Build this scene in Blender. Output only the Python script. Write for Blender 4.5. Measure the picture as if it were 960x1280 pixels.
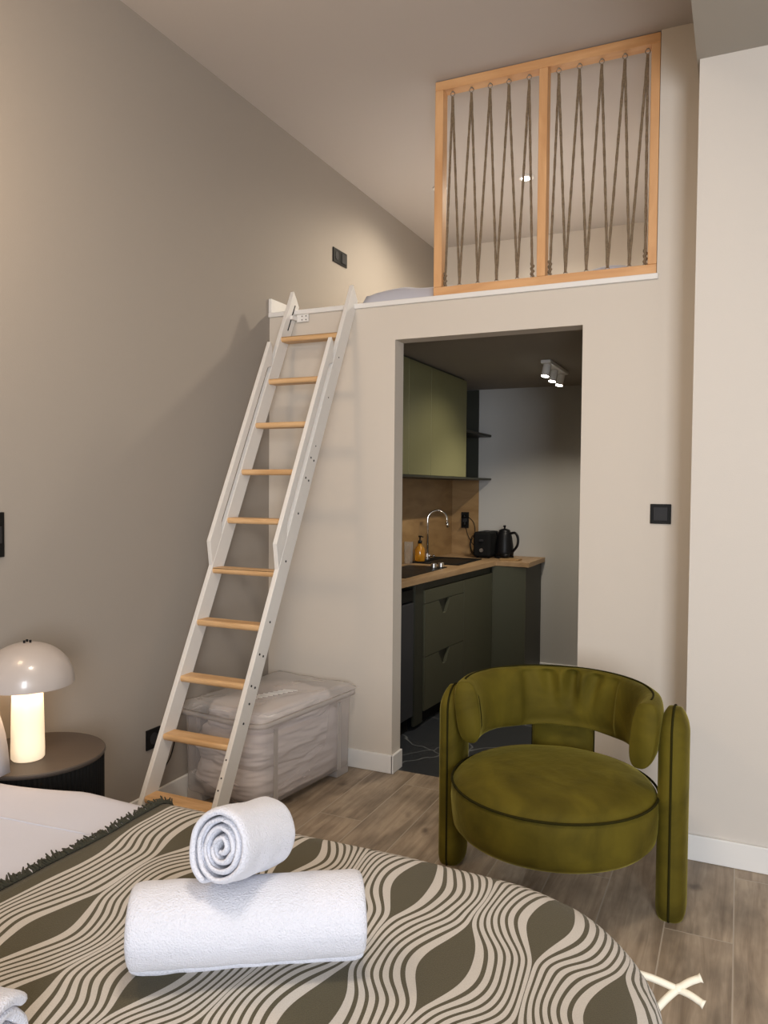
import bpy, bmesh, math, random
from mathutils import Vector, Matrix, noise
random.seed(7)
PI = math.pi
sc = bpy.context.scene
C = sc.collection
for o in list(bpy.data.objects):
    bpy.data.objects.remove(o)

# ------------------------------------------------------------------ camera
EYE = 1.40
yaw, pitch, roll, FPX = .432426457, .0317538338, .00831207108, 963.649614
fw = Vector((-math.sin(yaw)*math.cos(pitch), math.cos(yaw)*math.cos(pitch), -math.sin(pitch)))
rt0 = Vector((math.cos(yaw), math.sin(yaw), 0)); up0 = rt0.cross(fw)
rt = rt0*math.cos(roll)+up0*math.sin(roll); up = -rt0*math.sin(roll)+up0*math.cos(roll)
cam = bpy.data.objects.new('camera', bpy.data.cameras.new('camera')); C.objects.link(cam)
mw = Matrix((rt, up, -fw)).transposed().to_4x4(); mw.translation = (0, 0, EYE)
cam.matrix_world = mw
cam.data.sensor_fit = 'VERTICAL'; cam.data.sensor_height = 36; cam.data.lens = 36*FPX/1280
cam.data.clip_start = .02
sc.camera = cam

# ------------------------------------------------------------------ light and exposure
sc.view_settings.view_transform = 'Standard'; sc.view_settings.look = 'None'
sc.view_settings.exposure = 1.0; sc.view_settings.gamma = 1; sc.view_settings.use_curve_mapping = False
w = bpy.data.worlds.new('world'); sc.world = w; w.use_nodes = True
w.node_tree.nodes['Background'].inputs[0].default_value = (.75, .85, 1, 1)
w.node_tree.nodes['Background'].inputs[1].default_value = .6

def area(name, loc, target, sx, sy, power, col, spread=PI):
    l = bpy.data.lights.new(name, 'AREA'); l.shape = 'RECTANGLE'; l.size = sx; l.size_y = sy
    l.energy = power; l.color = col; l.spread = spread
    o = bpy.data.objects.new(name, l); C.objects.link(o); o.location = loc
    o.rotation_euler = (Vector(target)-Vector(loc)).to_track_quat('-Z', 'Y').to_euler()
    return o
def point(name, loc, power, col, r=.04):
    l = bpy.data.lights.new(name, 'POINT'); l.energy = power; l.color = col; l.shadow_soft_size = r
    o = bpy.data.objects.new(name, l); C.objects.link(o); o.location = loc; return o
def spot(name, loc, target, power, col, ang=1.6, blend=.6, r=.03):
    l = bpy.data.lights.new(name, 'SPOT'); l.energy = power; l.color = col; l.spot_size = ang; l.spot_blend = blend
    l.shadow_soft_size = r
    o = bpy.data.objects.new(name, l); C.objects.link(o); o.location = loc
    o.rotation_euler = (Vector(target)-Vector(loc)).to_track_quat('-Z', 'Y').to_euler()
    return o
area('assumed_window_daylight', (1.35, -1.97, 1.55), (.2, 3.2, 1.2), 1.1, 1.7, 74, (.90, .94, 1.0))  # assumed daylight source: unseen window, inferred from how the light falls
area('ceiling_fill_light', (-.45, .9, 3.25), (-.45, .9, 0), .45, .45, 15, (1.0, .88, .74))  # added warm fill from overhead, no actual ceiling panel here
point('assumed_wall_lamp_light', (-1.93, 1.12, 2.40), 13, (1.0, .72, .46), .16)  # assumed lamp out of view, inferred from the left wall's warm glow; no fixture

# ------------------------------------------------------------------ material helpers
def nodes(m):
    m.use_nodes = True; return m.node_tree.nodes, m.node_tree.links
def mat(name, col, rough=.6, metal=0, spec=.5, sheen=0, bump=0, bscale=60, trans=0, var=0, vscale=3, emis=None, estr=0, coat=0):
    m = bpy.data.materials.new(name); n, l = nodes(m); b = n['Principled BSDF']
    b.inputs['Base Color'].default_value = (*col, 1); b.inputs['Roughness'].default_value = rough
    b.inputs['Metallic'].default_value = metal; b.inputs['Specular IOR Level'].default_value = spec
    b.inputs['Transmission Weight'].default_value = trans; b.inputs['Coat Weight'].default_value = coat
    if sheen:
        b.inputs['Sheen Weight'].default_value = sheen; b.inputs['Sheen Roughness'].default_value = .35
    tc = n.new('ShaderNodeTexCoord')
    if bump:
        t = n.new('ShaderNodeTexNoise'); t.inputs['Scale'].default_value = bscale; t.inputs['Detail'].default_value = 3
        l.new(tc.outputs['Object'], t.inputs['Vector'])
        bp = n.new('ShaderNodeBump'); bp.inputs['Strength'].default_value = bump; bp.inputs['Distance'].default_value = .004
        l.new(t.outputs['Fac'], bp.inputs['Height']); l.new(bp.outputs['Normal'], b.inputs['Normal'])
    if var:
        t = n.new('ShaderNodeTexNoise'); t.inputs['Scale'].default_value = vscale; t.inputs['Detail'].default_value = 4
        l.new(tc.outputs['Object'], t.inputs['Vector'])
        r = n.new('ShaderNodeValToRGB')
        r.color_ramp.elements[0].position = .3; r.color_ramp.elements[1].position = .7
        r.color_ramp.elements[0].color = (*[c*(1-var) for c in col], 1); r.color_ramp.elements[1].color = (*[min(1, c*(1+var)) for c in col], 1)
        l.new(t.outputs['Fac'], r.inputs['Fac']); l.new(r.outputs['Color'], b.inputs['Base Color'])
    if emis:
        b.inputs['Emission Color'].default_value = (*emis, 1); b.inputs['Emission Strength'].default_value = estr
    return m
def wood(name, c1, c2, scale=(3, 40, 40), rough=.5, knots=False):
    m = bpy.data.materials.new(name); n, l = nodes(m); b = n['Principled BSDF']; b.inputs['Roughness'].default_value = rough
    tc = n.new('ShaderNodeTexCoord'); mp = n.new('ShaderNodeMapping'); mp.inputs['Scale'].default_value = scale
    l.new(tc.outputs['Object'], mp.inputs['Vector'])
    t = n.new('ShaderNodeTexNoise'); t.inputs['Scale'].default_value = 1; t.inputs['Detail'].default_value = 5; t.inputs['Distortion'].default_value = .6
    l.new(mp.outputs['Vector'], t.inputs['Vector'])
    r = n.new('ShaderNodeValToRGB'); r.color_ramp.elements[0].position = .32; r.color_ramp.elements[1].position = .68
    r.color_ramp.elements[0].color = (*c1, 1); r.color_ramp.elements[1].color = (*c2, 1)
    l.new(t.outputs['Fac'], r.inputs['Fac'])
    last = r.outputs['Color']
    if knots:
        v = n.new('ShaderNodeTexVoronoi'); v.inputs['Scale'].default_value = 1.0
        mk = n.new('ShaderNodeMapping'); mk.inputs['Scale'].default_value = knots; l.new(tc.outputs['Object'], mk.inputs['Vector']); l.new(mk.outputs['Vector'], v.inputs['Vector'])
        kr = n.new('ShaderNodeValToRGB'); kr.color_ramp.elements[0].position = .07; kr.color_ramp.elements[1].position = .13
        kr.color_ramp.elements[0].color = (1, 1, 1, 1); kr.color_ramp.elements[1].color = (0, 0, 0, 1)
        l.new(v.outputs['Distance'], kr.inputs['Fac'])
        mx = n.new('ShaderNodeMixRGB'); l.new(kr.outputs['Color'], mx.inputs[0]); l.new(last, mx.inputs[1]); mx.inputs[2].default_value = (*[c*.35 for c in c1], 1)
        last = mx.outputs[0]
    l.new(last, b.inputs['Base Color'])
    return m

M = {}
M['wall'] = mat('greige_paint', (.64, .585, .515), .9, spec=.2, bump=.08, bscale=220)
M['wall_side'] = mat('shaded_greige_paint', (.335, .30, .262), .9, spec=.2, bump=.08, bscale=220)  # greige darkened: the left wall's grazing-light shade is put into the colour
M['wall_bright'] = mat('pale_paint', (.63, .59, .54), .9, spec=.2, bump=.08, bscale=220)
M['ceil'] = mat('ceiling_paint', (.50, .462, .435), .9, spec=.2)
M['soffit'] = mat('shaded_soffit_paint', (.40, .375, .335), .9, spec=.2)  # shadow on the soffit underside painted in as a darker grey
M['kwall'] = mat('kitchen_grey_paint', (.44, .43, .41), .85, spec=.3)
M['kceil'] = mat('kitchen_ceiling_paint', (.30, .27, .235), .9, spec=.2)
M['trim'] = mat('white_trim', (.78, .77, .75), .45)
M['wpaint'] = mat('white_lacquer_wood', (.76, .74, .71), .4, bump=.03, bscale=90)
M['pine'] = wood('pine_frame', (.58, .30, .125), (.72, .42, .20), (14, 14, 3), .55, knots=(3, 3, 2.2))
M['pine_h'] = wood('pine_rail', (.58, .30, .125), (.72, .42, .20), (3, 14, 22), .55, knots=(1.6, 3, 3))
M['rung'] = wood('pine_rung', (.56, .33, .15), (.74, .49, .26), (5, 30, 40), .5)
M['rope'] = mat('jute_rope', (.20, .145, .090), .95, bump=.6, bscale=260, var=.25, vscale=120)
M['black'] = mat('black_plastic', (.006, .006, .006), .45, spec=.2)
M['blackmat'] = mat('matte_black', (.007, .007, .007), .8, spec=.15)
M['greyplastic'] = mat('dark_grey_plastic', (.025, .025, .027), .5, spec=.25)
M['green'] = mat('olive_laminate', (.060, .060, .036), .5)
M['greenup'] = mat('sage_laminate', (.175, .168, .080), .45, spec=.4)
M['greendark'] = mat('dark_green_laminate', (.024, .025, .016), .5)
M['oak'] = wood('oak_worktop', (.29, .175, .085), (.41, .27, .145), (18, 3, 18), .45)
M['oaksplash'] = wood('oak_splashback', (.235, .135, .052), (.33, .205, .088), (4, 4, 16), .5)
M['chrome'] = mat('chrome', (.75, .74, .72), .15, metal=1)
M['steel'] = mat('brushed_steel', (.7, .7, .7), .3, metal=1)
M['rustysteel'] = mat('dull_zinc', (.30, .26, .21), .5, metal=.6)
M['fridge'] = mat('fridge_dark_steel', (.05, .052, .06), .35, metal=.4)
M['duvet'] = mat('white_cotton', (.565, .575, .65), .9, spec=.1, bump=.1, bscale=300)
M['towel'] = mat('white_terry', (.66, .67, .74), .95, spec=.05, sheen=.3, bump=.9, bscale=330)
M['fringe'] = mat('dark_olive_yarn', (.035, .034, .022), .95)
M['cream'] = mat('cream_yarn', (.75, .70, .58), .9)
M['bedbase'] = mat('grey_bed_fabric', (.28, .25, .22), .9)
M['lampmetal'] = mat('lamp_pearl_metal', (.43, .385, .36), .32, spec=.6, coat=.3)
M['lampglow'] = mat('lamp_opal_glass', (.9, .8, .62), .4, emis=(1.0, .76, .50), estr=.30)
M['tabletop'] = mat('dark_table_laminate', (.062, .050, .042), .55)
M['bulb'] = mat('lit_spot_lens', (1, 1, 1), .5, emis=(1, .97, .9), estr=14)
M['amber'] = mat('amber_soap', (.75, .36, .03), .1, trans=.6, spec=.5)
M['seatpipe'] = mat('olive_piping', (.022, .019, .003), .9, spec=.1)

def velvet():
    m = bpy.data.materials.new('olive_velvet'); n, l = nodes(m); b = n['Principled BSDF']
    b.inputs['Roughness'].default_value = .75; b.inputs['Specular IOR Level'].default_value = .15
    b.inputs['Sheen Weight'].default_value = .42; b.inputs['Sheen Roughness'].default_value = .3
    b.inputs['Sheen Tint'].default_value = (.74, .64, .14, 1)
    tc = n.new('ShaderNodeTexCoord'); t = n.new('ShaderNodeTexNoise'); t.inputs['Scale'].default_value = 4.5; t.inputs['Detail'].default_value = 5; t.inputs['Distortion'].default_value = 1.2
    l.new(tc.outputs['Object'], t.inputs['Vector'])
    r = n.new('ShaderNodeValToRGB'); r.color_ramp.elements[0].position = .3; r.color_ramp.elements[1].position = .72
    r.color_ramp.elements[0].color = (.058, .045, .004, 1); r.color_ramp.elements[1].color = (.128, .101, .010, 1)
    l.new(t.outputs['Fac'], r.inputs['Fac']); l.new(r.outputs['Color'], b.inputs['Base Color'])
    t2 = n.new('ShaderNodeTexNoise'); t2.inputs['Scale'].default_value = 16; t2.inputs['Detail'].default_value = 3; l.new(tc.outputs['Object'], t2.inputs['Vector'])
    bp = n.new('ShaderNodeBump'); bp.inputs['Strength'].default_value = .35; bp.inputs['Distance'].default_value = .01
    l.new(t2.outputs['Fac'], bp.inputs['Height']); l.new(bp.outputs['Normal'], b.inputs['Normal'])
    return m
M['velvet'] = velvet()

def plastic(name, col, op, rough=.25):
    m = bpy.data.materials.new(name); n, l = nodes(m); b = n['Principled BSDF']
    b.inputs['Base Color'].default_value = (*col, 1); b.inputs['Roughness'].default_value = rough; b.inputs['Alpha'].default_value = 1
    tr = n.new('ShaderNodeBsdfTransparent'); mx = n.new('ShaderNodeMixShader'); lw = n.new('ShaderNodeLayerWeight'); lw.inputs['Blend'].default_value = .35
    ma = n.new('ShaderNodeMath'); ma.operation = 'MULTIPLY_ADD'; l.new(lw.outputs['Facing'], ma.inputs[0]); ma.inputs[1].default_value = .35; ma.inputs[2].default_value = op
    l.new(ma.outputs[0], mx.inputs[0]); l.new(tr.outputs[0], mx.inputs[1]); l.new(b.outputs[0], mx.inputs[2])
    l.new(mx.outputs[0], n['Material Output'].inputs[0])
    return m
M['box'] = plastic('clear_plastic', (.74, .70, .70), .22)
M['lid'] = plastic('clear_lid_plastic', (.78, .76, .75), .22, .12)
M['rim'] = plastic('frosted_plastic', (.62, .58, .56), .55, .3)
M['glass'] = plastic('drinking_glass', (.5, .5, .48), .06, .05)
M['bedding'] = mat('packed_bedding', (.74, .69, .69), .95, spec=.1, bump=.15, bscale=40)

def floor_mat():
    m = bpy.data.materials.new('wood_look_tiles'); n, l = nodes(m); b = n['Principled BSDF']
    b.inputs['Roughness'].default_value = .42; b.inputs['Specular IOR Level'].default_value = .4
    def mth(op, a, bb=None, c=None):
        x = n.new('ShaderNodeMath'); x.operation = op
        for i, v in enumerate((a, bb, c)):
            if v is None: continue
            if isinstance(v, (int, float)): x.inputs[i].default_value = v
            else: l.new(v, x.inputs[i])
        return x.outputs[0]
    tc = n.new('ShaderNodeTexCoord'); sp = n.new('ShaderNodeSeparateXYZ'); l.new(tc.outputs['Object'], sp.inputs[0])
    X, Y = sp.outputs[0], sp.outputs[1]
    u = mth('DIVIDE', mth('SUBTRACT', X, .01), .203); k = mth('FLOOR', u); fu = mth('SUBTRACT', u, k)
    # staggered thirds: column -1 has its joint at y 2.58, column -8 at 2.865
    off = mth('MULTIPLY', mth('ADD', k, 1), .448)
    v = mth('DIVIDE', mth('SUBTRACT', mth('SUBTRACT', Y, 2.58), off), 1.14); kv = mth('FLOOR', v); fv = mth('SUBTRACT', v, kv)
    gu = mth('LESS_THAN', mth('MINIMUM', fu, mth('SUBTRACT', 1, fu)), .011)
    gv = mth('LESS_THAN', mth('MINIMUM', fv, mth('SUBTRACT', 1, fv)), .0018)
    g = mth('MAXIMUM', gu, gv)
    cmb = n.new('ShaderNodeCombineXYZ'); l.new(k, cmb.inputs[0]); l.new(kv, cmb.inputs[1])
    wn = n.new('ShaderNodeTexWhiteNoise'); l.new(cmb.outputs[0], wn.inputs['Vector'])
    # grain
    vec = n.new('ShaderNodeCombineXYZ')
    l.new(mth('MULTIPLY_ADD', X, 26, mth('MULTIPLY', wn.outputs['Value'], 40)), vec.inputs[0]); l.new(mth('MULTIPLY', Y, 2.2), vec.inputs[1]); l.new(mth('MULTIPLY', wn.outputs['Value'], 90), vec.inputs[2])
    t = n.new('ShaderNodeTexNoise'); t.inputs['Scale'].default_value = 1; t.inputs['Detail'].default_value = 6; t.inputs['Roughness'].default_value = .65; t.inputs['Distortion'].default_value = .8
    l.new(vec.outputs[0], t.inputs['Vector'])
    r = n.new('ShaderNodeValToRGB'); r.color_ramp.elements[0].position = .28; r.color_ramp.elements[1].position = .72
    r.color_ramp.elements[0].color = (.21, .155, .105, 1); r.color_ramp.elements[1].color = (.48, .385, .285, 1)
    l.new(t.outputs['Fac'], r.inputs['Fac'])
    bt = n.new('ShaderNodeTexNoise'); bt.inputs['Scale'].default_value = 1; bt.inputs['Detail'].default_value = 3
    bv = n.new('ShaderNodeCombineXYZ'); l.new(mth('MULTIPLY_ADD', X, 9, mth('MULTIPLY', wn.outputs['Value'], 33)), bv.inputs[0]); l.new(mth('MULTIPLY', Y, 4.5), bv.inputs[1]); l.new(bv.outputs[0], bt.inputs['Vector'])
    br_ = n.new('ShaderNodeMapRange'); br_.inputs[1].default_value = .35; br_.inputs[2].default_value = .62; br_.inputs[3].default_value = .68; br_.inputs[4].default_value = 1.08; l.new(bt.outputs['Fac'], br_.inputs[0])
    hue = n.new('ShaderNodeHueSaturation'); l.new(mth('MULTIPLY', mth('MULTIPLY_ADD', wn.outputs['Value'], .25, .90), br_.outputs[0]), hue.inputs['Value']); l.new(r.outputs['Color'], hue.inputs['Color'])
    # knots
    kvv = n.new('ShaderNodeCombineXYZ'); l.new(mth('MULTIPLY', X, 7.5), kvv.inputs[0]); l.new(mth('MULTIPLY', Y, 4.2), kvv.inputs[1])
    nz = n.new('ShaderNodeTexNoise'); nz.inputs['Scale'].default_value = 14; l.new(tc.outputs['Object'], nz.inputs['Vector'])
    va = n.new('ShaderNodeVectorMath'); va.operation = 'MULTIPLY_ADD'; l.new(nz.outputs['Color'], va.inputs[0]); va.inputs[1].default_value = (.35, .35, 0); l.new(kvv.outputs[0], va.inputs[2])
    vo = n.new('ShaderNodeTexVoronoi'); vo.inputs['Scale'].default_value = 1; vo.inputs['Randomness'].default_value = 1; l.new(va.outputs[0], vo.inputs['Vector'])
    kr = n.new('ShaderNodeValToRGB'); kr.color_ramp.elements[0].position = .03; kr.color_ramp.elements[1].position = .2
    kr.color_ramp.elements[0].color = (.75, .75, .75, 1); kr.color_ramp.elements[1].color = (0, 0, 0, 1); l.new(vo.outputs['Distance'], kr.inputs['Fac'])
    wv = n.new('ShaderNodeTexWhiteNoise'); l.new(vo.outputs['Position'], wv.inputs['Vector'])
    kf = mth('MULTIPLY', kr.outputs['Color'], mth('GREATER_THAN', wv.outputs['Value'], .35))
    m1 = n.new('ShaderNodeMixRGB'); l.new(kf, m1.inputs[0]); l.new(hue.outputs['Color'], m1.inputs[1]); m1.inputs[2].default_value = (.05, .032, .022, 1)
    m2 = n.new('ShaderNodeMixRGB'); l.new(g, m2.inputs[0]); l.new(m1.outputs[0], m2.inputs[1]); m2.inputs[2].default_value = (.42, .36, .29, 1)
    l.new(m2.outputs[0], b.inputs['Base Color'])
    bp = n.new('ShaderNodeBump'); bp.inputs['Strength'].default_value = .3; bp.inputs['Distance'].default_value = .002; bp.invert = True
    l.new(g, bp.inputs['Height']); l.new(bp.outputs['Normal'], b.inputs['Normal'])
    return m
M['floor'] = floor_mat()

def slate_mat():
    m = bpy.data.materials.new('dark_veined_tiles'); n, l = nodes(m); b = n['Principled BSDF']
    b.inputs['Roughness'].default_value = .3
    tc = n.new('ShaderNodeTexCoord')
    t = n.new('ShaderNodeTexVoronoi'); t.feature = 'DISTANCE_TO_EDGE'; t.inputs['Scale'].default_value = 1.9
    nz = n.new('ShaderNodeTexNoise'); nz.inputs['Scale'].default_value = 4; l.new(tc.outputs['Object'], nz.inputs['Vector'])
    va = n.new('ShaderNodeVectorMath'); va.operation = 'MULTIPLY_ADD'; l.new(nz.outputs['Color'], va.inputs[0]); va.inputs[1].default_value = (.25, .25, 0); l.new(tc.outputs['Object'], va.inputs[2])
    l.new(va.outputs[0], t.inputs['Vector'])
    r = n.new('ShaderNodeValToRGB'); r.color_ramp.elements[0].position = .002; r.color_ramp.elements[1].position = .007
    r.color_ramp.elements[0].color = (.20, .21, .22, 1); r.color_ramp.elements[1].color = (.032, .036, .042, 1)
    l.new(t.outputs['Distance'], r.inputs['Fac']); l.new(r.outputs['Color'], b.inputs['Base Color'])
    return m
M['slate'] = slate_mat()

def blanket_mat():
    m = bpy.data.materials.new('woven_wave_blanket'); n, l = nodes(m); b = n['Principled BSDF']
    b.inputs['Roughness'].default_value = .95; b.inputs['Specular IOR Level'].default_value = .1
    b.inputs['Sheen Weight'].default_value = .15
    def mth(op, a, bb=None, c=None):
        x = n.new('ShaderNodeMath'); x.operation = op
        for i, v in enumerate((a, bb, c)):
            if v is None: continue
            if isinstance(v, (int, float)): x.inputs[i].default_value = v
            else: l.new(v, x.inputs[i])
        return x.outputs[0]
    uv = n.new('ShaderNodeUVMap'); uv.uv_map = 'flat'; sp = n.new('ShaderNodeSeparateXYZ'); l.new(uv.outputs[0], sp.inputs[0])
    nz = n.new('ShaderNodeTexNoise'); nz.inputs['Scale'].default_value = 4.0; nz.inputs['Detail'].default_value = 1; l.new(uv.outputs[0], nz.inputs['Vector'])
    X = mth('ADD', sp.outputs[0], mth('MULTIPLY', mth('SUBTRACT', nz.outputs['Fac'], .5), .07)); Y = sp.outputs[1]
    PITCH, PER = .143, .44
    u = mth('DIVIDE', mth('ADD', X, 1.17), PITCH)         # a column of olive lenses at every whole u
    k = mth('FLOOR', u); t = mth('SUBTRACT', u, k)
    sgn = mth('COSINE', mth('MULTIPLY', k, PI))
    th = mth('COSINE', mth('MULTIPLY', mth('SUBTRACT', Y, 1.03), 2*PI/PER))
    ca = mth('MULTIPLY', th, sgn)
    W = .27
    def wid(c):
        q = mth('DIVIDE', mth('ADD', c, .35), 1.35)
        return mth('MULTIPLY', mth('ADD', q, mth('SQRT', mth('MULTIPLY_ADD', q, q, .03))), W*.5)
    wa = wid(ca); wb = wid(mth('MULTIPLY', ca, -1))
    wa = mth('MULTIPLY', wa, mth('MULTIPLY_ADD', mth('GREATER_THAN', u, 0), .85, .15))
    s = mth('DIVIDE', mth('SUBTRACT', t, wa), mth('SUBTRACT', mth('SUBTRACT', 1, wa), wb))
    inn = mth('MULTIPLY', mth('GREATER_THAN', s, 0), mth('LESS_THAN', s, 1))
    kk = mth('MULTIPLY', mth('SUBTRACT', wa, wb), .62/W)
    s2 = mth('SUBTRACT', s, mth('MULTIPLY', kk, mth('MULTIPLY', s, mth('SUBTRACT', 1, s))))
    ph = mth('FRACT', mth('MULTIPLY', s2, 6.62))
    # softened stripe edge
    st = mth('MULTIPLY', inn, mth('LESS_THAN', ph, .62))
    brd = mth('GREATER_THAN', u, -1)
    st = mth('MULTIPLY', st, brd)
    fn = n.new('ShaderNodeTexNoise'); fn.inputs['Scale'].default_value = 420; fn.inputs['Detail'].default_value = 2; l.new(uv.outputs[0], fn.inputs['Vector'])
    c1 = n.new('ShaderNodeMixRGB'); l.new(fn.outputs['Fac'], c1.inputs[0]); c1.inputs[1].default_value = (.048, .041, .024, 1); c1.inputs[2].default_value = (.105, .088, .048, 1)
    c2 = n.new('ShaderNodeMixRGB'); l.new(fn.outputs['Fac'], c2.inputs[0]); c2.inputs[1].default_value = (.40, .365, .325, 1); c2.inputs[2].default_value = (.58, .54, .49, 1)
    mx = n.new('ShaderNodeMixRGB'); l.new(st, mx.inputs[0]); l.new(c1.outputs[0], mx.inputs[1]); l.new(c2.outputs[0], mx.inputs[2])
    l.new(mx.outputs[0], b.inputs['Base Color'])
    bp = n.new('ShaderNodeBump'); bp.inputs['Strength'].default_value = .5; bp.inputs['Distance'].default_value = .002
    l.new(mth('ADD', fn.outputs['Fac'], mth('MULTIPLY', st, .6)), bp.inputs['Height']); l.new(bp.outputs['Normal'], b.inputs['Normal'])
    return m
M['blanket'] = blanket_mat()

# ------------------------------------------------------------------ mesh helpers
def box(bm, x0, x1, y0, y1, z0, z1):
    v = [bm.verts.new((x, y, z)) for z in (z0, z1) for x, y in ((x0, y0), (x1, y0), (x1, y1), (x0, y1))]
    for f in ((0, 3, 2, 1), (4, 5, 6, 7), (0, 1, 5, 4), (1, 2, 6, 5), (2, 3, 7, 6), (3, 0, 4, 7)):
        bm.faces.new([v[i] for i in f])
def prism(bm, pts, lo, hi, axis='z'):
    """polygon pts extruded along an axis from lo to hi"""
    def P(a, b, c): return (a, b, c) if axis == 'z' else ((c, a, b) if axis == 'x' else (a, c, b))
    A = [bm.verts.new(P(a, b, lo)) for a, b in pts]; B = [bm.verts.new(P(a, b, hi)) for a, b in pts]
    bm.faces.new(A[::-1]); bm.faces.new(B)
    for i in range(len(pts)):
        j = (i+1) % len(pts); bm.faces.new((A[i], A[j], B[j], B[i]))
def lathe(bm, prof, cx=0, cy=0, seg=40, a0=0, a1=2*PI, sx=1, sy=1):
    full = abs(a1-a0-2*PI) < 1e-6; rings = []
    for r, z in prof:
        if r < 1e-6: rings.append([bm.verts.new((cx, cy, z))]); continue
        rings.append([bm.verts.new((cx+sx*r*math.cos(a0+(a1-a0)*i/seg), cy+sy*r*math.sin(a0+(a1-a0)*i/seg), z)) for i in range(seg if full else seg+1)])
    for A, B in zip(rings, rings[1:]):
        n_ = seg
        for i in range(n_):
            j = (i+1) % seg if full else i+1
            if len(A) == 1 and len(B) == 1: continue
            if len(A) == 1: bm.faces.new((A[0], B[j], B[i]))
            elif len(B) == 1: bm.faces.new((A[i], A[j], B[0]))
            else: bm.faces.new((A[i], A[j], B[j], B[i]))
def tube(bm, pts, r, seg=8, closed=False, twist=0):
    pts = [Vector(p) for p in pts]; n_ = len(pts); rings = []; prev = None
    for i, p in enumerate(pts):
        a = pts[i-1] if (i > 0 or closed) else p; c = pts[(i+1) % n_] if (i < n_-1 or closed) else p
        t = (c-a).normalized()
        if prev is None:
            u = t.orthogonal().normalized()
        else:
            u = prev-t*prev.dot(t)
            u = u.normalized() if u.length > 1e-6 else t.orthogonal().normalized()
        prev = u; v = t.cross(u); rr = r[i] if isinstance(r, (list, tuple)) else r
        ring = []
        for k in range(seg):
            an = 2*PI*k/seg
            q = rr
            if twist: q = rr*(1+.10*math.cos(2*an+twist*i))
            ring.append(bm.verts.new(p+(u*math.cos(an)+v*math.sin(an))*q))
        rings.append(ring)
    m = n_ if closed else n_-1
    for i in range(m):
        A, B = rings[i], rings[(i+1) % n_]
        for k in range(seg): bm.faces.new((A[k], A[(k+1) % seg], B[(k+1) % seg], B[k]))
    if not closed: bm.faces.new(rings[0][::-1]); bm.faces.new(rings[-1])
def cyl(bm, a, b, r, seg=20): tube(bm, [a, b], r, seg)
def smoothpath(pts, n_=8):
    pts = [Vector(p) for p in pts]; out = []
    for i in range(len(pts)-1):
        p0 = pts[max(i-1, 0)]; p1 = pts[i]; p2 = pts[i+1]; p3 = pts[min(i+2, len(pts)-1)]
        for k in range(n_):
            t = k/n_
            out.append(.5*((2*p1)+(-p0+p2)*t+(2*p0-5*p1+4*p2-p3)*t*t+(-p0+3*p1-3*p2+p3)*t**3))
    out.append(pts[-1]); return out
def obj(name, bm, m, parent=None, smooth=False, bevel=0, subsurf=0, seg=2, loc=None):
    bmesh.ops.recalc_face_normals(bm, faces=bm.faces)
    me = bpy.data.meshes.new(name); bm.to_mesh(me); bm.free()
    me.materials.append(m)
    o = bpy.data.objects.new(name, me); C.objects.link(o)
    if loc is not None:
        for v in me.vertices: v.co -= Vector(loc)
        o.location = loc
    if parent is not None: o.parent = parent; o.matrix_parent_inverse = Matrix.Translation(-Vector(parent.location)) if parent.type == 'EMPTY' and parent.rotation_euler.z == 0 else Matrix()
    if parent is not None and parent.type == 'MESH': o.matrix_parent_inverse = Matrix()
    if smooth:
        for p in me.polygons: p.use_smooth = True
    if bevel:
        b = o.modifiers.new('bevel', 'BEVEL'); b.width = bevel; b.segments = seg; b.limit_method = 'ANGLE'; b.angle_limit = .6
        for p in me.polygons: p.use_smooth = True
        b.harden_normals = True
    if subsurf:
        s = o.modifiers.new('subsurf', 'SUBSURF'); s.levels = subsurf; s.render_levels = subsurf
        for p in me.polygons: p.use_smooth = True
    return o
def nb(): return bmesh.new()
def bx(name, dims, m, parent=None, **k):
    bm = nb(); box(bm, *dims); return obj(name, bm, m, parent, **k)
def thing(name, label, cat, loc=(0, 0, 0), group=None):
    o = bpy.data.objects.new(name, None); C.objects.link(o); o.location = loc; o.empty_display_size = .05
    return tag(o, label, cat, group)
def tag(o, label=None, cat=None, group=None, kind=None):
    if label: o['label'] = label
    if cat: o['category'] = cat
    if group: o['group'] = group
    if kind: o['kind'] = kind
    return o
def plabel(o, s): o['label'] = s; return o
def struct(name, bm, m, **k):
    o = obj(name, bm, m, **k); o['kind'] = 'structure'; return o

# ------------------------------------------------------------------ the room
FY, LX, CZ = 3.414, -2.24, 3.295          # front (loft) wall, left wall, ceiling
RX, BY = 2.3, -2.0
KB, KL, KR, KC = 5.78, -2.08, -.334, 2.165    # kitchen back / left / right walls and its ceiling
EX = -.334                                  # right end of the loft opening
bm = nb(); box(bm, LX-.1, RX+.1, BY-.1, FY+.052, -.06, 0); struct('floor', bm, M['floor'])
bm = nb(); box(bm, KL-.1, KR+.1, FY+.052, KB+.1, -.06, 0); struct('floor', bm, M['slate'])
bm = nb(); box(bm, LX-.1, RX+.1, BY-.1, KB+.1, CZ, CZ+.06); struct('ceiling', bm, M['ceil'])
bm = nb(); box(bm, LX-.1, LX, BY-.1, KB+.1, -.06, CZ); struct('wall_left', bm, M['wall_side'])
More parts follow.
